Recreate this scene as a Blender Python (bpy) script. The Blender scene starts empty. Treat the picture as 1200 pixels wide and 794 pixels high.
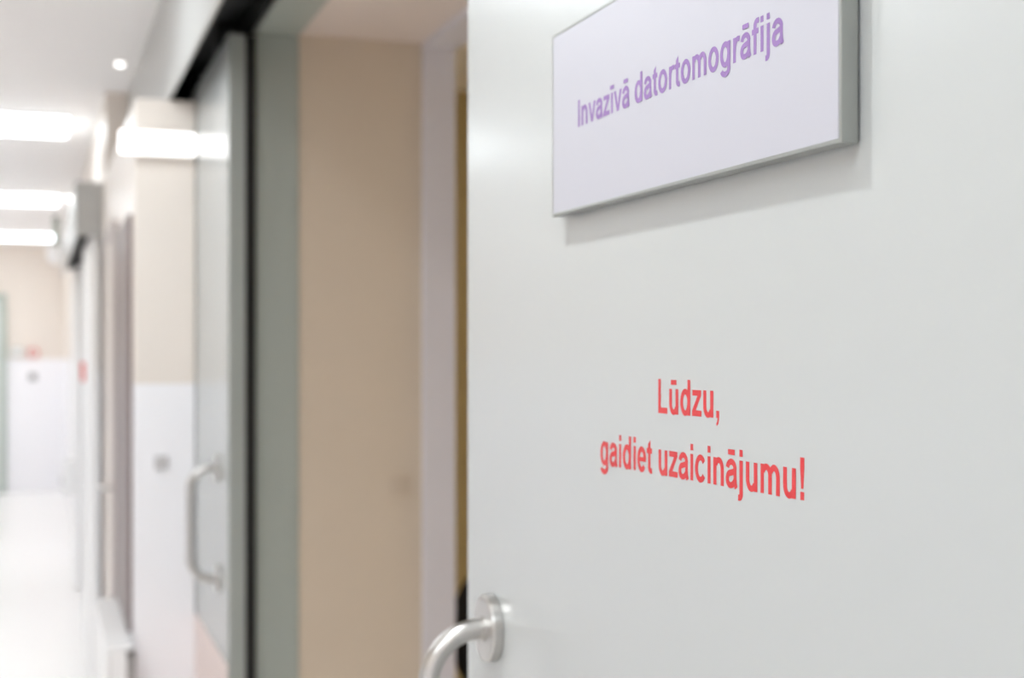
import bpy, bmesh, math
from mathutils import Vector, Matrix

S = bpy.context.scene
COL = S.collection
EYE = 1.60

# ------------------------------------------------------------------ camera
cam_data = bpy.data.cameras.new('camera')
cam = bpy.data.objects.new('camera', cam_data)
COL.objects.link(cam)
cam_data.sensor_width = 36.0
cam_data.lens = 50.0
cam_data.shift_y = 12.0 / 1200.0
cam_data.clip_start = 0.02
cam.location = (0.0, 0.0, EYE)
cam.rotation_euler = (math.radians(90), 0, -math.atan(555.0 / (50 / 36 * 1200)))
cam_data.dof.use_dof = True
cam_data.dof.focus_distance = 1.02
cam_data.dof.aperture_fstop = 5.4
S.camera = cam

# ------------------------------------------------------------------ world, exposure
W = bpy.data.worlds.new('world')
S.world = W
W.use_nodes = True
W.node_tree.nodes['Background'].inputs[0].default_value = (1.0, 0.98, 0.95, 1)
W.node_tree.nodes['Background'].inputs[1].default_value = 0.05
S.view_settings.view_transform = 'Standard'
S.view_settings.look = 'None'
S.view_settings.gamma = 1.0
S.view_settings.use_curve_mapping = False
S.view_settings.exposure = -0.30
S.cycles.max_bounces = 14
S.cycles.diffuse_bounces = 12
S.cycles.glossy_bounces = 6

LAMP_STRENGTH = 9.0      # ceiling panels of the corridor
ROOM_FILL = 14.0          # unseen lamp added to brighten the room behind the sliding door

# ------------------------------------------------------------------ materials
def lin(c):
    return tuple((v / 255 / 12.92) if v / 255 <= 0.04045 else ((v / 255 + 0.055) / 1.055) ** 2.4 for v in c)

def mat(name, rgb, rough=0.5, metal=0.0, spec=0.5, var=0.02, scale=8.0, bump=0.0, coat=0.0, stretch=(1, 1, 1)):
    m = bpy.data.materials.new(name)
    m.use_nodes = True
    nt = m.node_tree
    b = nt.nodes['Principled BSDF']
    tc = nt.nodes.new('ShaderNodeTexCoord')
    mp = nt.nodes.new('ShaderNodeMapping')
    mp.inputs['Scale'].default_value = stretch
    no = nt.nodes.new('ShaderNodeTexNoise')
    no.inputs['Scale'].default_value = scale
    no.inputs['Detail'].default_value = 4
    nt.links.new(tc.outputs['Object'], mp.inputs[0])
    nt.links.new(mp.outputs[0], no.inputs['Vector'])
    mx = nt.nodes.new('ShaderNodeMix')
    mx.data_type = 'RGBA'
    c = lin(rgb)
    mx.inputs[6].default_value = tuple(v * (1 - var) for v in c) + (1,)
    mx.inputs[7].default_value = tuple(min(1, v * (1 + var)) for v in c) + (1,)
    nt.links.new(no.outputs[0], mx.inputs[0])
    nt.links.new(mx.outputs[2], b.inputs['Base Color'])
    b.inputs['Roughness'].default_value = rough
    b.inputs['Metallic'].default_value = metal
    b.inputs['Specular IOR Level'].default_value = spec
    if coat:
        b.inputs['Coat Weight'].default_value = coat
        b.inputs['Coat Roughness'].default_value = 0.1
    if bump:
        bp = nt.nodes.new('ShaderNodeBump')
        bp.inputs['Strength'].default_value = bump
        bp.inputs['Distance'].default_value = 0.002
        nt.links.new(no.outputs[0], bp.inputs['Height'])
        nt.links.new(bp.outputs[0], b.inputs['Normal'])
    return m

def emit(name, rgb, strength):
    m = bpy.data.materials.new(name)
    m.use_nodes = True
    b = m.node_tree.nodes['Principled BSDF']
    b.inputs['Base Color'].default_value = (0.8, 0.8, 0.8, 1)
    b.inputs['Emission Color'].default_value = lin(rgb) + (1,)
    b.inputs['Emission Strength'].default_value = strength
    return m

def two_tone(name, upper, lower, zsplit, rough_u, rough_l):
    """wall: a beige paint above, white wainscot paint below a horizontal line (a real painted division)"""
    m = mat(name, upper, rough_u, var=0.015, scale=5)
    nt = m.node_tree
    b = nt.nodes['Principled BSDF']
    ge = nt.nodes.new('ShaderNodeNewGeometry')
    sp = nt.nodes.new('ShaderNodeSeparateXYZ')
    nt.links.new(ge.outputs['Position'], sp.inputs[0])
    gt = nt.nodes.new('ShaderNodeMath')
    gt.operation = 'GREATER_THAN'
    gt.inputs[1].default_value = zsplit
    nt.links.new(sp.outputs['Z'], gt.inputs[0])
    mx = nt.nodes.new('ShaderNodeMix')
    mx.data_type = 'RGBA'
    mx.inputs[6].default_value = lin(lower) + (1,)
    old = b.inputs['Base Color'].links[0].from_socket
    nt.links.new(old, mx.inputs[7])
    nt.links.new(gt.outputs[0], mx.inputs[0])
    nt.links.new(mx.outputs[2], b.inputs['Base Color'])
    mr = nt.nodes.new('ShaderNodeMapRange')
    mr.inputs['To Min'].default_value = rough_l
    mr.inputs['To Max'].default_value = rough_u
    nt.links.new(gt.outputs[0], mr.inputs[0])
    nt.links.new(mr.outputs[0], b.inputs['Roughness'])
    return m

M = {}
M['ceiling'] = mat('ceiling_paint', (250, 249, 249), 0.8)
M['floor'] = mat('vinyl_floor', (245, 243, 241), 0.28, var=0.03, scale=14)
M['wall'] = two_tone('corridor_wall_paint', (232, 223, 214), (244, 243, 246), 1.49, 0.35, 0.3)
M['beige'] = mat('beige_reveal_paint', (202, 188, 170), 0.5)
M['tan'] = mat('tan_room_paint', (192, 176, 132), 0.6)
M['soffit'] = mat('soffit_paint', (216, 203, 195), 0.5)
M['leaf'] = mat('door_laminate', (176, 179, 178), 0.22, spec=0.5, var=0.008, scale=3)
M['alu'] = mat('brushed_aluminium_edge', (158, 164, 161), 0.4, metal=0.2, var=0.04, scale=30, stretch=(8, 8, 0.4))
M['frame'] = mat('grey_green_frame_paint', (156, 163, 157), 0.42, var=0.02)
M['pale_frame'] = mat('pale_frame_paint', (206, 203, 208), 0.4)
M['fascia'] = mat('grey_fascia_paint', (182, 182, 179), 0.38, var=0.015)
M['black'] = mat('matt_black', (16, 15, 15), 0.75, var=0.1)
M['steel'] = mat('satin_stainless_steel', (192, 190, 187), 0.28, metal=1.0, var=0.05, scale=90, stretch=(1, 1, 6))
M['kick'] = mat('rose_beige_kick_panel', (222, 204, 198), 0.35)
M['sign_face'] = mat('sign_face_film', (171, 171, 179), 0.42, var=0.006)
M['sign_alu'] = mat('anodised_aluminium', (147, 150, 146), 0.35, metal=0.45, var=0.03, scale=40, stretch=(1, 6, 1))
M['purple'] = mat('purple_print', (131, 100, 156), 0.5, var=0.03, scale=60)
M['red'] = mat('red_vinyl', (196, 44, 48), 0.42, var=0.03, scale=60)
M['taupe'] = mat('taupe_laminate', (126, 112, 109), 0.4, var=0.04)
M['switch_beige'] = mat('beige_switch_plastic', (198, 183, 165), 0.45)
M['cream'] = mat('cream_laminate', (226, 218, 210), 0.4)
M['cream_frame'] = mat('warm_grey_frame_paint', (190, 180, 176), 0.4)
M['white_enamel'] = mat('white_enamel', (240, 240, 240), 0.3)
M['grey_plastic'] = mat('grey_plastic', (150, 148, 146), 0.5)
M['light_grey_plastic'] = mat('light_grey_plastic', (196, 193, 193), 0.5)
M['red_plastic'] = mat('red_plastic', (224, 92, 80), 0.4)
M['green_grey'] = mat('green_grey_plastic', (176, 186, 178), 0.45)
M['fabric'] = mat('black_chair_fabric', (18, 17, 19), 0.85, var=0.2, scale=120, bump=0.3)
M['chair_plastic'] = mat('black_chair_plastic', (22, 22, 24), 0.4)
M['panel_light'] = emit('lit_diffuser', (240, 249, 255), LAMP_STRENGTH)
M['spot_light'] = emit('lit_spot_lens', (255, 252, 248), 6.0)
M['wall_light'] = emit('lit_wall_diffuser', (255, 251, 248), 2.6)
M['room_fill'] = emit('room_fill_diffuser', (255, 238, 212), ROOM_FILL)

# ------------------------------------------------------------------ mesh helpers
def obj(name, bm, m, parent=None, smooth=False):
    me = bpy.data.meshes.new(name)
    bmesh.ops.recalc_face_normals(bm, faces=bm.faces)
    bm.to_mesh(me)
    bm.free()
    if smooth:
        for p in me.polygons:
            p.use_smooth = True
    me.materials.append(m if not isinstance(m, str) else M[m])
    o = bpy.data.objects.new(name, me)
    COL.objects.link(o)
    if parent is not None:
        o.parent = parent
        o.matrix_parent_inverse = parent.matrix_basis.inverted()
    return o

def add_box(bm, x0, x1, y0, y1, z0, z1, bevel=0.0, seg=2):
    r = bmesh.ops.create_cube(bm, size=1.0)
    vs = r['verts']
    for v in vs:
        v.co = Vector(((x0 + x1) / 2 + v.co.x * (x1 - x0), (y0 + y1) / 2 + v.co.y * (y1 - y0), (z0 + z1) / 2 + v.co.z * (z1 - z0)))
    if bevel:
        es = list({e for v in vs for e in v.link_edges})
        bmesh.ops.bevel(bm, geom=es, offset=bevel, segments=seg, affect='EDGES', profile=0.5)

def box(name, x0, x1, y0, y1, z0, z1, m, parent=None, bevel=0.0, seg=2):
    bm = bmesh.new()
    add_box(bm, x0, x1, y0, y1, z0, z1, bevel, seg)
    return obj(name, bm, m, parent)

def add_tube(bm, pts, r, n=24, caps=True):
    pts = [Vector(p) for p in pts]
    rings = []
    up = None
    for i, p in enumerate(pts):
        t = (pts[min(i + 1, len(pts) - 1)] - pts[max(i - 1, 0)]).normalized()
        if up is None:
            up = Vector((0, 0, 1)) if abs(t.z) < 0.9 else Vector((0, 1, 0))
        a = (up - t * up.dot(t)).normalized()
        b = t.cross(a)
        up = a
        rr = r[i] if isinstance(r, (list, tuple)) else r
        rings.append([bm.verts.new(p + (a * math.cos(2 * math.pi * k / n) + b * math.sin(2 * math.pi * k / n)) * rr) for k in range(n)])
    for i in range(len(rings) - 1):
        for k in range(n):
            bm.faces.new((rings[i][k], rings[i][(k + 1) % n], rings[i + 1][(k + 1) % n], rings[i + 1][k]))
    if caps:
        bm.faces.new(rings[0][::-1])
        bm.faces.new(rings[-1])

def tube(name, pts, r, m, parent=None, n=24):
    bm = bmesh.new()
    add_tube(bm, pts, r, n)
    return obj(name, bm, m, parent, smooth=True)

def disc(name, c, axis, prof, m, parent=None, n=40):
    """lathe: prof = [(radius, offset along axis)]"""
    c = Vector(c)
    axis = Vector(axis).normalized()
    u = axis.orthogonal().normalized()
    v = axis.cross(u)
    bm = bmesh.new()
    rings = []
    for r, h in prof:
        rings.append([bm.verts.new(c + axis * h + (u * math.cos(2 * math.pi * k / n) + v * math.sin(2 * math.pi * k / n)) * max(r, 1e-5)) for k in range(n)])
    for i in range(len(rings) - 1):
        for k in range(n):
            bm.faces.new((rings[i][k], rings[i][(k + 1) % n], rings[i + 1][(k + 1) % n], rings[i + 1][k]))
    bm.faces.new(rings[0][::-1])
    bm.faces.new(rings[-1])
    o = obj(name, bm, m, parent)
    return o

def empty(name, loc):
    o = bpy.data.objects.new(name, None)
    o.location = loc
    o.empty_display_size = 0.05
    COL.objects.link(o)
    bpy.context.view_layer.update()
    return o

def tag(o, label, cat, group=None):
    o['label'] = label
    o['category'] = cat
    if group:
        o['group'] = group
    return o

def struct(o, label=None):
    o['kind'] = 'structure'
    if label:
        o['label'] = label
    return o

# ------------------------------------------------------------------ corridor shell
CEIL = 2.77
XL = -1.95            # left wall of the corridor
XD = 0.48             # corridor face of the sliding leaves
XW = 0.56             # wall plane behind the leaves
XS = 0.29             # wall skin that covers the pocket, further down
XR = 1.10             # room side of the thick wall
YE = 16.9             # end of the corridor
YO0, YO1 = 1.56, 3.85 # opening of the sliding door
YP = 4.65             # where the pocket skin begins
ZO = 2.45             # soffit of the opening

struct(box('floor', XL - 0.2, 5.2, -4.2, YE + 0.2, -0.12, 0.0, 'floor'))
struct(box('ceiling', XL - 0.2, 5.2, -4.2, YE + 0.2, CEIL, CEIL + 0.12, 'ceiling'))
struct(box('wall_left', XL - 0.15, XL, -4.2, YE, 0, CEIL, 'wall'))
struct(box('wall_far', XL - 0.15, 1.2, YE, YE + 0.15, 0, CEIL, 'wall'))
struct(box('wall_back', XL - 0.15, 1.2, -4.35, -4.2, 0, CEIL, 'wall'))
struct(box('wall_right_near', XW, XR, -4.2, YO0, 0, CEIL, 'wall'))
# wall with the opening: far pier and lintel
struct(box('wall_right_middle', XW, XR, YO1 + 0.012, YE, 0, CEIL, 'wall'))
struct(box('wall_right_lintel', XW + 0.12, XR - 0.08, YO0, YO1 + 0.012, ZO + 0.012, CEIL, 'beige'))
struct(box('wall_right_pocket', XS, 0.478, YP, 6.72, 0, 2.395, 'wall', bevel=0.004))
struct(box('wall_right_far', XS, XW, 6.72, YE, 0, CEIL, 'wall'))

# opening lining: grey frame on the corridor side, beige reveal, pale frame on the room side
bm = bmesh.new()
add_box(bm, XW - 0.006, 0.672, YO1, YO1 + 0.012, 0, ZO, 0.002)
add_box(bm, XW - 0.006, 0.672, YO0 - 0.012, YO0, 0, ZO, 0.002)
add_box(bm, XW - 0.006, 0.672, YO0 - 0.012, YO1 + 0.012, ZO, ZO + 0.012, 0.002)
struct(obj('trim_1', bm, 'frame'), 'grey-green metal lining of the sliding door opening')
bm = bmesh.new()
add_box(bm, 0.672, 1.018, YO1 + 0.006, YO1 + 0.0119, 0, ZO + 0.006)
add_box(bm, 0.672, 1.018, YO0 - 0.0119, YO0 - 0.006, 0, ZO + 0.006)
rev = struct(obj('trim_2', bm, 'beige'), 'beige painted reveal of the thick doorway wall')
struct(box('trim_3', 0.672, 1.018, YO0, YO1 + 0.006, ZO + 0.006, ZO + 0.0119, 'soffit'), 'pinkish soffit of the doorway')
bm = bmesh.new()
add_box(bm, 1.018, XR + 0.012, YO1 - 0.012, YO1 + 0.012, 0, ZO, 0.003)
add_box(bm, 1.018, XR + 0.012, YO0 - 0.012, YO0 + 0.012, 0, ZO, 0.003)
add_box(bm, 1.018, XR + 0.012, YO0 - 0.012, YO1 + 0.012, ZO - 0.012, ZO + 0.012, 0.003)
struct(obj('trim_4', bm, 'pale_frame'), 'pale inner frame on the room side of the doorway')

# room behind
struct(box('wall_room_side', XR, 5.2, 6.2, 6.35, 0, CEIL, 'tan'))
struct(box('wall_room_back', 5.05, 5.2, -1.0, 6.2, 0, CEIL, 'tan'))
struct(box('wall_room_front', XR, 5.2, -1.15, -1.0, 0, CEIL, 'tan'))

# ------------------------------------------------------------------ track housing over the sliding door
hd = struct(empty('trim_5', (0.39, 0.2, 2.39)), 'grey housing of the sliding door track')
box('fascia_board', 0.39, 0.402, 0.2, 6.70, 2.397, CEIL, 'fascia', hd, 0.003)
box('track_rail', 0.455, 0.535, 0.2, 6.70, 2.52, 2.60, 'black', hd)
box('track_backing', 0.541, 0.5495, 0.2, 6.70, 2.46, CEIL, 'black', hd)  # backing and lid are black: shade of the track cavity put into colour
box('housing_lid', 0.402, 0.541, 0.2, 6.70, 2.70, 2.712, 'black', hd)
for yy in (0.55, 1.40, 4.05, 4.85):
    box('roller_hanger', 0.478, 0.516, yy, yy + 0.10, 2.44, 2.52, 'black', hd)

# ------------------------------------------------------------------ sliding leaves with D handles
def d_handle(parent, y, z_top, z_bot, proj):
    """bow handle: two rosettes on the leaf and one bent tube standing off towards -x"""
    r = 0.0115
    R = 0.058
    pts = [(XD - 0.008, y, z_top), (XD - proj + R, y, z_top)]
    for k in range(1, 13):
        t = math.pi / 2 * k / 12
        pts.append((XD - proj + R - R * math.sin(t), y, z_top - R + R * math.cos(t)))
    for k in range(1, 6):
        pts.append((XD - proj, y, z_top - R + (z_bot - z_top + 2 * R) * k / 6))
    for k in range(0, 13):
        t = math.pi / 2 * k / 12
        pts.append((XD - proj + R - R * math.cos(t), y, z_bot + R - R * math.sin(t)))
    pts.append((XD - 0.008, y, z_bot))
    h = empty('handle', (XD, y, z_top))
    h.parent = parent
    h.matrix_parent_inverse = parent.matrix_basis.inverted()
    tube('grip', pts, r, 'steel', h, 28)
    for z in (z_top, z_bot):
        disc('rosette', (XD, y, z), (-1, 0, 0), [(0.036, 0.0), (0.0372, 0.0012), (0.0372, 0.0105), (0.0362, 0.0122), (0.034, 0.013), (0.014, 0.0132), (0.014, 0.016), (0.0116, 0.0165)], 'steel', h, 48)
    return h

def leaf(name, y0, y1, lead, label, ztop=2.44):
    d = struct(empty(name, (XD, (y0 + y1) / 2, 0)), label)
    e = 0.012
    a, b = (y0, y1 - e) if lead == 'far' else (y0 + e, y1)
    box('leaf_panel', XD, XD + 0.044, a, b, 0.012, ztop, 'leaf', d, 0.0012)
    if lead == 'far':
        box('edge_trim', XD, XD + 0.044, y1 - e, y1, 0.012, ztop, 'leaf', d, 0.001)
    else:
        box('edge_trim', XD, XD + 0.044, y0, y0 + e, 0.012, ztop, 'alu', d, 0.001)
    return d

door_near = leaf('door_1', 0.32, 1.607, 'far', 'pale grey sliding leaf with red lettering and a purple lettered sign')
d_handle(door_near, 1.505, 1.291, 0.981, 0.075)
box('kick_panel', XD - 0.003, XD - 0.0002, 0.34, 1.58, 0.02, 0.755, 'kick', door_near, 0.001)

door_far = leaf('door_2', 3.825, 5.15, 'near', 'pale grey sliding leaf beyond the doorway, with a steel bow handle')
d_handle(door_far, 4.0125, 1.27, 0.963, 0.082)
box('kick_panel', XD - 0.003, XD - 0.0002, 3.845, 5.13, 0.02, 0.755, 'kick', door_far, 0.001)
# black strips filling the gap between leaf and frame, its shade put in as colour
box('gap_strip', XD + 0.0445, XW - 0.0065, 3.835, 3.853, 0.012, 2.44, 'black', door_far)
box('gap_strip', XD + 0.0445, XW - 0.0065, 1.56, 1.578, 0.012, 2.44, 'black', door_near)

# ------------------------------------------------------------------ lettering (bold grotesque drawn from strokes)
HV, HH = 0.074, 0.057        # half thickness of vertical and of horizontal strokes, in em

def arc(cx, cy, rx, ry, a0, a1, n=18):
    return [(cx + rx * math.cos(math.radians(a0 + (a1 - a0) * k / n)), cy + ry * math.sin(math.radians(a0 + (a1 - a0) * k / n))) for k in range(n + 1)]

def stroke(pts, closed=False, hv=HV, hh=HH):
    """quads along a centre line, pen wider for vertical strokes than for horizontal ones"""
    n = len(pts)
    L, Rr = [], []
    for i in range(n):
        if closed:
            p, q = pts[i - 1], pts[(i + 1) % n]
        else:
            p, q = pts[max(i - 1, 0)], pts[min(i + 1, n - 1)]
        tx, ty = q[0] - p[0], q[1] - p[1]
        l = math.hypot(tx, ty) or 1
        nx, ny = -ty / l, tx / l
        L.append((pts[i][0] + nx * hv, pts[i][1] + ny * hh))
        Rr.append((pts[i][0] - nx * hv, pts[i][1] - ny * hh))
    out = []
    for i in range(n if closed else n - 1):
        j = (i + 1) % n
        out.append([Rr[i], Rr[j], L[j], L[i]])
    return out

def rect(x0, x1, y0, y1):
    return [[(x0, y0), (x1, y0), (x1, y1), (x0, y1)]]

XH, CAP = 0.519, 0.716
def g_n(x=0, w=0.611):
    l, r = x + 0.138, x + w - 0.138
    cx = (l + r) / 2
    c = arc(cx + 0.01, 0.30, r - cx - 0.01, 0.176, 0, 150, 20)
    return stroke([(r, 0), (r, 0.15), (r, 0.30)]) + stroke(c) + rect(l - HV, l + HV, 0, XH)

def bowl(cx=0.285, rx=0.178):
    return stroke(arc(cx, 0.26, rx, 0.218, 0, 360 - 360 / 36, 35), closed=True)

def macron(c, w=0.30):
    return rect(c - w / 2, c + w / 2, 0.605, 0.705)

def g_a():
    s = rect(0.365, 0.495, 0.13, 0.36)
    s += stroke(arc(0.268, 0.345, 0.164, 0.132, 0, 172, 20))                           # arch
    s += stroke([(0.43, 0.18), (0.445, 0.08), (0.485, 0.0)], hv=0.068)                  # foot
    s += stroke([(0.43, 0.315), (0.34, 0.292), (0.25, 0.274)] + arc(0.215, 0.155, 0.115, 0.112, 100, 270, 16) + arc(0.235, 0.165, 0.19, 0.122, 275, 345, 10))
    return s

def hook_j(x):
    return rect(x - HV, x + HV, -0.09, XH) + stroke([(x, -0.05), (x, -0.09)] + arc(x - 0.075, -0.09, 0.075, 0.072, 0, -90, 10) + [(x - 0.13, -0.160)])

def glyph(ch):
    if ch == 'I': return rect(0.068, 0.213, 0, CAP)
    if ch == 'L': return rect(0.075, 0.220, 0, CAP) + rect(0.075, 0.575, 0, 0.122)
    if ch == 'n': return g_n()
    if ch == 'm':
        s = rect(0.063, 0.200, 0, XH)
        for l, r in ((0.131, 0.445), (0.445, 0.757)):
            cx = (l + r) / 2 + 0.006
            s += stroke([(r, 0), (r, 0.31)]) + stroke(arc(cx, 0.31, r - cx, 0.166, 0, 150, 20))
        return s
    if ch in 'uū':
        s = [[(0.611 - x, XH - y) for x, y in q] for q in g_n()]
        return s + (macron(0.30) if ch == 'ū' else [])
    if ch == 'v':
        return [[(0.0, XH), (0.205, 0), (0.278, 0), (0.278, 0.155), (0.150, XH)], [(0.556, XH), (0.406, XH), (0.278, 0.155), (0.278, 0), (0.351, 0)]]
    if ch in 'aā': return g_a() + (macron(0.28) if ch == 'ā' else [])
    if ch == 'z': return rect(0.03, 0.465, 0.405, XH) + rect(0.018, 0.480, 0, 0.116) + [[(0.018, 0.105), (0.195, 0.105), (0.465, 0.415), (0.29, 0.415)]]
    if ch == 'i': return rect(0.07, 0.21, 0, XH) + rect(0.07, 0.21, 0.590, CAP)
    if ch == 'ī': return rect(0.07, 0.21, 0, XH) + macron(0.14, 0.29)
    if ch == 'j': return hook_j(0.14) + rect(0.07, 0.21, 0.590, CAP)
    if ch == 'd': return bowl() + rect(0.405, 0.545, 0, CAP)
    if ch == 'g':
        return bowl() + rect(0.408, 0.545, -0.03, XH) + stroke([(0.4765, 0.02), (0.4765, -0.03)] + arc(0.2955, -0.04, 0.181, 0.118, 0, -165, 20))
    if ch == 'o': return stroke(arc(0.305, 0.26, 0.196, 0.218, 0, 350, 35), closed=True)
    if ch == 't':
        return [[(0.085, 0.60), (0.085, 0.12), (0.225, 0.12), (0.225, 0.690)]] + rect(0.015, 0.315, 0.405, XH) + stroke([(0.155, 0.16), (0.155, 0.13)] + arc(0.255, 0.135, 0.10, 0.092, 180, 270, 10) + [(0.318, 0.052)])
    if ch == 'r': return rect(0.065, 0.203, 0, XH) + stroke([(0.134, 0.22)] + arc(0.30, 0.27, 0.166, 0.205, 172, 80, 14) + [(0.385, 0.462)])
    if ch == 'f': return rect(0.085, 0.225, 0, 0.56) + rect(0.012, 0.315, 0.405, XH) + stroke([(0.155, 0.54), (0.155, 0.57)] + arc(0.255, 0.57, 0.10, 0.098, 180, 90, 10) + [(0.340, 0.664)])
    if ch == 'e': return stroke(arc(0.278, 0.26, 0.182, 0.218, 0, 322, 34)) + rect(0.16, 0.528, 0.215, 0.305)
    if ch == 'c': return stroke(arc(0.290, 0.26, 0.196, 0.216, 36, 324, 30))
    if ch == ',': return rect(0.066, 0.206, 0, 0.137) + [[(0.206, 0.02), (0.206, -0.02), (0.165, -0.115), (0.090, -0.160), (0.066, -0.11), (0.115, -0.07), (0.135, 0.0)]]
    if ch == '!': return [[(0.125, 0.190), (0.210, 0.190), (0.245, 0.54), (0.245, CAP), (0.090, CAP), (0.090, 0.54)]] + rect(0.095, 0.238, 0, 0.137)
    return []

ADV = {'I': .278, 'L': .611, 'n': .611, 'm': .889, 'u': .611, 'ū': .611, 'v': .556, 'a': .556, 'ā': .556, 'z': .5, 'i': .278, 'ī': .278, 'j': .278,
       'd': .611, 'g': .611, 'o': .611, 't': .333, 'r': .389, 'f': .333, 'e': .556, 'c': .556, ',': .278, '!': .333, ' ': .278}
GCACHE = {}

def write(text, parent, x, y_start, y_end, z_base, z_end, em, m):
    """flat letters on a plane x = const facing the corridor, running from y_start down to y_end"""
    adv = [ADV[c] for c in text]
    first = min(p[0] for q in glyph(text[0]) for p in q)
    last = max(p[0] for q in glyph(text[-1]) for p in q)
    total = sum(adv[:-1]) + last - first
    sx = (y_start - y_end) / total
    cur = -first
    for c, w in zip(text, adv):
        qs = glyph(c)
        if qs:
            key = (c, m, round(sx, 6))
            if key not in GCACHE:
                bm = bmesh.new()
                for i, q in enumerate(qs):
                    vs = [bm.verts.new((0, -px * sx, py * em)) for px, py in q]
                    for v in vs:
                        v.co.x = -i * 4e-6
                    fc = bm.faces.new(vs)
                    fc.normal_update()
                    if fc.normal.x > 0:
                        fc.normal_flip()
                me = bpy.data.meshes.new('letter')
                bm.to_mesh(me)
                bm.free()
                me.materials.append(M[m])
                GCACHE[key] = me
            o = bpy.data.objects.new('letter', GCACHE[key])
            COL.objects.link(o)
            o.parent = parent
            o.matrix_parent_inverse = parent.matrix_basis.inverted()
            fr = cur / total
            o.location = (x, y_start - cur * sx, z_base + (z_end - z_base) * fr)
        cur += w

write('Lūdzu,', door_near, XD - 0.00015, 1.0634, 0.9538, 1.5481, 1.5489, 0.0388, 'red')
write('gaidiet uzaicinājumu!', door_near, XD - 0.00015, 1.1890, 0.8300, 1.4968, 1.5002, 0.0395, 'red')

# ------------------------------------------------------------------ the sign
SX = 0.466
sy0, sy1, sz0, sz1 = 0.763, 1.277, 1.7265, 1.899
sign = tag(empty('door_sign', (XD, (sy0 + sy1) / 2, sz0)), 'white rectangular sign with purple lettering in an aluminium frame on the near sliding leaf', 'sign')
box('sign_body', SX + 0.0008, XD - 0.0022, sy0 + 0.0006, sy1 - 0.0006, sz0 + 0.0006, sz1 - 0.0006, 'sign_alu', sign, 0.0006)
box('sign_face', SX, SX + 0.0009, sy0 + 0.0022, sy1 - 0.0022, sz0 + 0.0029, sz1 - 0.0029, 'sign_face', sign)
box('frame_rail', SX - 0.0002, XD - 0.0020, sy0, sy1, sz0, sz0 + 0.003, 'sign_alu', sign, 0.0007)
box('frame_rail', SX - 0.0002, XD - 0.0020, sy0, sy1, sz1 - 0.003, sz1, 'sign_alu', sign, 0.0007)
box('end_cap', SX - 0.0001, XD - 0.0020, sy0 - 0.0012, sy0 + 0.002, sz0 - 0.0002, sz1 + 0.0002, 'sign_alu', sign, 0.0007)
box('end_cap', SX - 0.0001, XD - 0.0020, sy1 - 0.002, sy1 + 0.0012, sz0 - 0.0002, sz1 + 0.0002, 'sign_alu', sign, 0.0007)
box('mounting_pad', XD - 0.0024, XD - 0.0001, sy0 + 0.004, sy1 - 0.02, sz0 + 0.01, sz1 - 0.01, 'black', sign)
k = 0.466 / 0.452
write('Invazīvā datortomogrāfija', sign, SX - 0.00012, 1.1725 * k, 0.8070 * k, 1.6 + 0.1958 * k, 1.6 + 0.1957 * k, 0.0341, 'purple')

# ------------------------------------------------------------------ corridor ceiling panels and small lights
def ceiling_panel(y, label, x0=-1.64, x1=0.16, m='panel_light', group='ceiling light panels of the corridor'):
    r = tag(empty('ceiling_light', ((x0 + x1) / 2, y, CEIL)), label, 'light', group)
    bm = bmesh.new()
    t = 0.016
    add_box(bm, x0, x1, y - 0.3, y - 0.3 + t, CEIL - 0.012, CEIL - 0.0005)
    add_box(bm, x0, x1, y + 0.3 - t, y + 0.3, CEIL - 0.012, CEIL - 0.0005)
    add_box(bm, x0, x0 + t, y - 0.3 + t, y + 0.3 - t, CEIL - 0.012, CEIL - 0.0005)
    add_box(bm, x1 - t, x1, y - 0.3 + t, y + 0.3 - t, CEIL - 0.012, CEIL - 0.0005)
    obj('frame', bm, 'white_enamel', r)
    box('diffuser', x0 + t, x1 - t, y - 0.3 + t, y + 0.3 - t, CEIL - 0.03, CEIL - 0.001, m, r, 0.008)
    return r
ceiling_panel(7.75, 'glowing ceiling light panel, the nearest and widest of the three in view')
ceiling_panel(11.6, 'glowing ceiling light panel, the middle one of the three in view')
ceiling_panel(15.45, 'glowing ceiling light panel in front of the end wall, farthest of the three')
ceiling_panel(3.9, 'glowing ceiling light panel in front of the open doorway')
ceiling_panel(0.05, 'glowing ceiling light panel above the lettered sliding leaf')
ceiling_panel(-3.0, 'glowing ceiling light panel at the back end of the corridor')
ceiling_panel(3.2, 'added unseen fill light in the room behind the doorway', 2.6, 3.8, 'room_fill', None)  # lamp added out of view to lift the room wall

def spot(loc, label, r=0.02, watts=0):
    s = tag(empty('ceiling_spot', loc), label, 'light', 'small round ceiling spots')
    disc('bezel', loc, (0, 0, -1), [(r * 1.5, 0.0005), (r * 1.5, 0.006), (r * 1.15, 0.009)], 'white_enamel', s, 24)
    disc('lens', (loc[0], loc[1], loc[2] - 0.009), (0, 0, -1), [(r, 0.0), (r * 0.9, 0.006), (r * 0.4, 0.010)], 'spot_light', s, 24)
    if watts:
        ld = bpy.data.lights.new('spot_lamp', 'AREA')
        ld.shape = 'DISK'
        ld.size = 2 * r
        ld.energy = watts
        ld.color = (0.95, 0.98, 1.0)
        lo = bpy.data.objects.new('spot_lamp', ld)
        COL.objects.link(lo)
        lo.location = (loc[0], loc[1], loc[2] - 0.021)
spot((-0.04, 1.2, CEIL), 'round ceiling downlight above the lettered sliding leaf', 0.04, 19.0)
spot((0.315, 6.0, CEIL), 'small round ceiling spot beside the track housing', 0.016)
spot((0.235, 11.45, CEIL), 'small round ceiling spot at the end of the middle light panel', 0.04)

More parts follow.
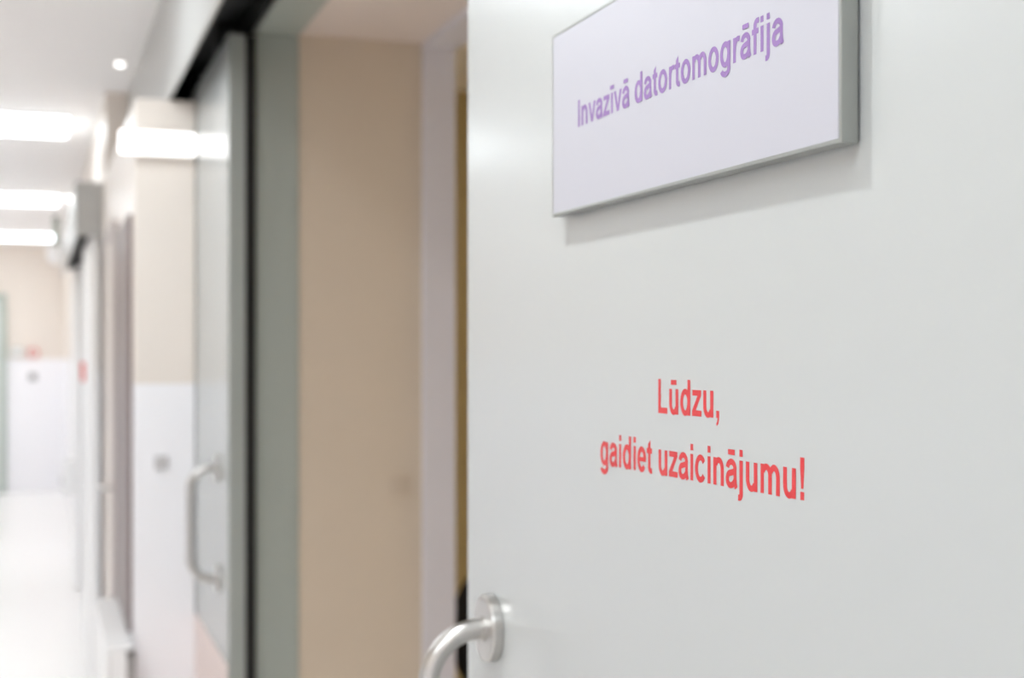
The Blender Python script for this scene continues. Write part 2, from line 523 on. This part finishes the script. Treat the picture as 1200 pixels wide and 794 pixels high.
# luminous fixture on the narrow end of the pocket wall
wl = tag(empty('wall_light', (0.365, YP, 2.2)), 'white glowing box light high on the wall end beside the far leaf', 'light')
box('housing', 0.245, 0.474, YP - 0.03, YP - 0.0005, 2.21, 2.29, 'white_enamel', wl, 0.004)
box('diffuser', 0.240, 0.476, YP - 0.045, YP - 0.030, 2.215, 2.285, 'wall_light', wl, 0.006)

# ------------------------------------------------------------------ right wall further down
struct(box('trim_7', XS - 0.014, XS - 0.0005, 4.78, 5.60, 0.68, 2.04, 'taupe', bevel=0.003), 'taupe wall panel above the radiator')
d3 = struct(empty('door_3', (XS, 6.1, 0)), 'cream hinged door in the right wall beyond the radiator')
box('leaf_panel', XS - 0.012, XS - 0.0005, 5.76, 6.46, 0.01, 2.04, 'cream', d3, 0.002)
bm = bmesh.new()
add_box(bm, XS - 0.02, XS - 0.0005, 5.70, 5.76, 0, 2.10, 0.002)
add_box(bm, XS - 0.02, XS - 0.0005, 6.46, 6.52, 0, 2.10, 0.002)
add_box(bm, XS - 0.02, XS - 0.0005, 5.76, 6.46, 2.04, 2.10, 0.002)
obj('door_frame', bm, 'cream_frame', d3)
tube('handle', [(XS - 0.012, 5.82, 1.05), (XS - 0.05, 5.82, 1.05), (XS - 0.055, 5.83, 1.05), (XS - 0.055, 5.94, 1.05)], 0.009, 'steel', d3, 12)

h2 = struct(empty('trim_6', (XS, 7.0, 2.13)), 'grey track housing of the farther sliding door')
box('fascia_board', 0.165, 0.177, 7.0, 11.2, 2.135, 2.39, 'fascia', h2, 0.003)
box('housing_end', 0.177, XS - 0.0005, 7.0, 7.012, 2.135, 2.39, 'fascia', h2, 0.002)
box('housing_lid', 0.177, XS - 0.0005, 7.012, 11.2, 2.378, 2.39, 'fascia', h2)
box('track_rail', 0.20, XS - 0.0005, 7.012, 11.2, 2.20, 2.25, 'black', h2)

def leaf2(name, y0, y1, label):
    d = struct(empty(name, (0.25, (y0 + y1) / 2, 0)), label)
    box('leaf_panel', 0.235, 0.277, y0 + 0.012, y1, 0.012, 2.16, 'white_enamel', d, 0.002)
    box('edge_trim', 0.235, 0.277, y0, y0 + 0.012, 0.012, 2.16, 'white_enamel', d, 0.001)
    return d
leaf2('door_4', 7.05, 8.25, 'pale sliding leaf below the farther track housing')
d5 = leaf2('door_5', 9.9, 11.1, 'pale sliding leaf at the far end of the farther track housing')

def rbox(name, label, cat, x0, x1, y0, y1, z0, z1, m, parts=(), bev=0.01, face=None):
    r = tag(empty(name, ((x0 + x1) / 2, (y0 + y1) / 2, z0)), label, cat)
    box('body', x0, x1, y0, y1, z0, z1, m, r, bev, 3)
    for n, b, mm in parts:
        box(n, *b, mm, r, 0.002)
    return r

# white radiator cover against the wall end
rad = tag(empty('radiator', (0.25, 5.05, 0)), 'white panel radiator low on the right wall below the wall end', 'radiator')
box('front_panel', 0.195, 0.215, 4.60, 5.52, 0.10, 0.655, 'white_enamel', rad, 0.006, 3)
box('top_grille', 0.197, 0.284, 4.605, 5.515, 0.655, 0.672, 'white_enamel', rad, 0.004)
box('side_cover', 0.215, 0.262, 4.602, 4.614, 0.10, 0.655, 'white_enamel', rad, 0.002)
box('side_cover', 0.215, 0.262, 5.506, 5.518, 0.10, 0.655, 'white_enamel', rad, 0.002)
box('rear_panel', 0.262, 0.289, 4.60, 5.51, 0.12, 0.64, 'grey_plastic', rad, 0.003)
for yy in (4.75, 5.35):
    box('foot', 0.22, 0.27, yy, yy + 0.04, 0.0, 0.11, 'white_enamel', rad)

# power socket on the wall end
so = tag(empty('power_socket', (0.37, YP, 1.24)), 'small grey wall socket on the white wall end', 'socket')
box('plate', 0.349, 0.391, YP - 0.008, YP - 0.0005, 1.219, 1.261, 'light_grey_plastic', so, 0.003)
disc('insert', (0.37, YP - 0.008, 1.24), (0, -1, 0), [(0.019, 0.0), (0.019, 0.002), (0.014, 0.002)], 'light_grey_plastic', so, 20)

# dispenser and small fittings on the farther sliding leaf
dis = rbox('soap_dispenser', 'small white dispenser on the far pale sliding leaf', 'dispenser', 0.150, 0.2335, 10.0, 10.14, 0.62, 0.86, 'white_enamel',
           [('lever', (0.143, 0.151, 10.03, 10.09, 0.68, 0.74), 'grey_plastic')])
rbox('notice_holder', 'small red notice box on the near pale sliding leaf below the farther housing', 'notice', 0.215, 0.2345, 7.9, 8.05, 1.43, 1.53, 'red_plastic',
     [('sheet', (0.212, 0.2149, 7.92, 8.03, 1.44, 1.50), 'white_enamel')], 0.004)

# camera dome hanging at the far end
dm = tag(empty('dome_camera', (0.15, 13.2, CEIL)), 'white dome camera hanging from the ceiling before the end wall', 'camera')
tube('stem', [(0.15, 13.2, CEIL - 0.0005), (0.15, 13.2, 2.50)], 0.03, 'green_grey', dm, 16)
disc('dome', (0.15, 13.2, 2.51), (0, 0, -1), [(0.05, 0.0), (0.08, 0.01), (0.085, 0.05), (0.08, 0.10), (0.06, 0.14), (0.02, 0.16)], 'white_enamel', dm, 24)

# ------------------------------------------------------------------ end wall fittings
d6 = struct(empty('door_6', (-0.9, YE, 0)), 'grey-green door frame at the left of the end wall')
bm = bmesh.new()
add_box(bm, -0.42, -0.34, YE - 0.06, YE - 0.0005, 0, 2.22, 0.004)
add_box(bm, -1.30, -1.22, YE - 0.06, YE - 0.0005, 0, 2.22, 0.004)
add_box(bm, -1.22, -0.42, YE - 0.06, YE - 0.0005, 2.14, 2.22, 0.004)
obj('door_frame', bm, 'green_grey', d6)
box('leaf_panel', -1.22, -0.42, YE - 0.03, YE - 0.001, 0.01, 2.14, 'white_enamel', d6, 0.003)
rbox('call_point', 'small orange-red fire call point on the end wall', 'call point', -0.105, -0.005, YE - 0.05, YE - 0.0005, 1.52, 1.60, 'red_plastic',
     [('button', (-0.085, -0.025, YE - 0.056, YE - 0.05, 1.535, 1.585), 'white_enamel')], 0.006)
rbox('wall_box', 'flat green-grey box on the end wall left of the red call point', 'box', -0.30, -0.16, YE - 0.05, YE - 0.0005, 1.53, 1.62, 'green_grey',
     [('lid', (-0.29, -0.17, YE - 0.055, YE - 0.05, 1.54, 1.61), 'white_enamel')], 0.006)
rbox('light_switch', 'small grey switch on the white part of the end wall', 'switch', -0.10, -0.02, YE - 0.02, YE - 0.0005, 1.25, 1.33, 'grey_plastic',
     [('rocker', (-0.085, -0.035, YE - 0.026, YE - 0.02, 1.265, 1.315), 'grey_plastic')], 0.004)

rbox('light_switch', 'faint beige switch plate on the beige reveal of the doorway', 'switch', 0.930, 0.980, YO1, YO1 + 0.0055, 1.195, 1.245, 'switch_beige',
     [('rocker', (0.938, 0.972, YO1 - 0.002, YO1, 1.203, 1.237), 'switch_beige')], 0.002)

# ------------------------------------------------------------------ office chair in the room
ch = tag(empty('office_chair', (1.49, 4.35, 0)), 'black office chair in the room, peeping out behind the near leaf', 'chair')
cx, cy = 1.490, 4.35
def rounded_pad(bm, hx, hy, hz, M4, p=2.3, nu=32, nv=14):
    rows = []
    for i in range(nv + 1):
        v = -math.pi / 2 + math.pi * i / nv
        row = []
        for j in range(nu):
            u = 2 * math.pi * j / nu
            sg = lambda t, e: math.copysign(abs(t) ** (2 / e), t)
            row.append(bm.verts.new(M4 @ Vector((hx * sg(math.cos(v), 2.4) * sg(math.cos(u), p), hz * sg(math.sin(v), 2.4), hy * sg(math.cos(v), 2.4) * sg(math.sin(u), p)))))
        rows.append(row)
    for i in range(nv):
        for j in range(nu):
            bm.faces.new((rows[i][j], rows[i][(j + 1) % nu], rows[i + 1][(j + 1) % nu], rows[i + 1][j]))
bm = bmesh.new()
rounded_pad(bm, 0.245, 0.25, 0.05, Matrix.Translation((cx, cy, 0.69)) @ Matrix.Rotation(math.radians(-8), 4, 'X'))
obj('backrest', bm, 'fabric', ch, True)
bm = bmesh.new()
rounded_pad(bm, 0.25, 0.24, 0.045, Matrix.Translation((cx, cy - 0.26, 0.46)) @ Matrix.Rotation(math.radians(90), 4, 'X'))
obj('seat', bm, 'fabric', ch, True)
tube('back_bar', [(cx, cy + 0.05, 0.70), (cx, cy + 0.07, 0.50), (cx, cy + 0.0, 0.41), (cx, cy - 0.2, 0.40)], 0.02, 'chair_plastic', ch, 14)
tube('gas_column', [(cx, cy - 0.26, 0.42), (cx, cy - 0.26, 0.10)], 0.028, 'chair_plastic', ch, 16)
for k in range(5):
    t = 2 * math.pi * k / 5 + 0.4
    ex, ey = cx + 0.28 * math.cos(t), cy - 0.26 + 0.28 * math.sin(t)
    lg = tube('leg', [(cx, cy - 0.26, 0.12), (cx + 0.15 * math.cos(t), cy - 0.26 + 0.15 * math.sin(t), 0.11), (ex, ey, 0.075)], [0.026, 0.02, 0.016], 'chair_plastic', ch, 12)
    disc('castor', (ex - 0.02 * math.sin(t), ey + 0.02 * math.cos(t), 0.03), (math.sin(t), -math.cos(t), 0), [(0.026, 0.0), (0.03, 0.004), (0.03, 0.036), (0.026, 0.04)], 'chair_plastic', lg, 20)
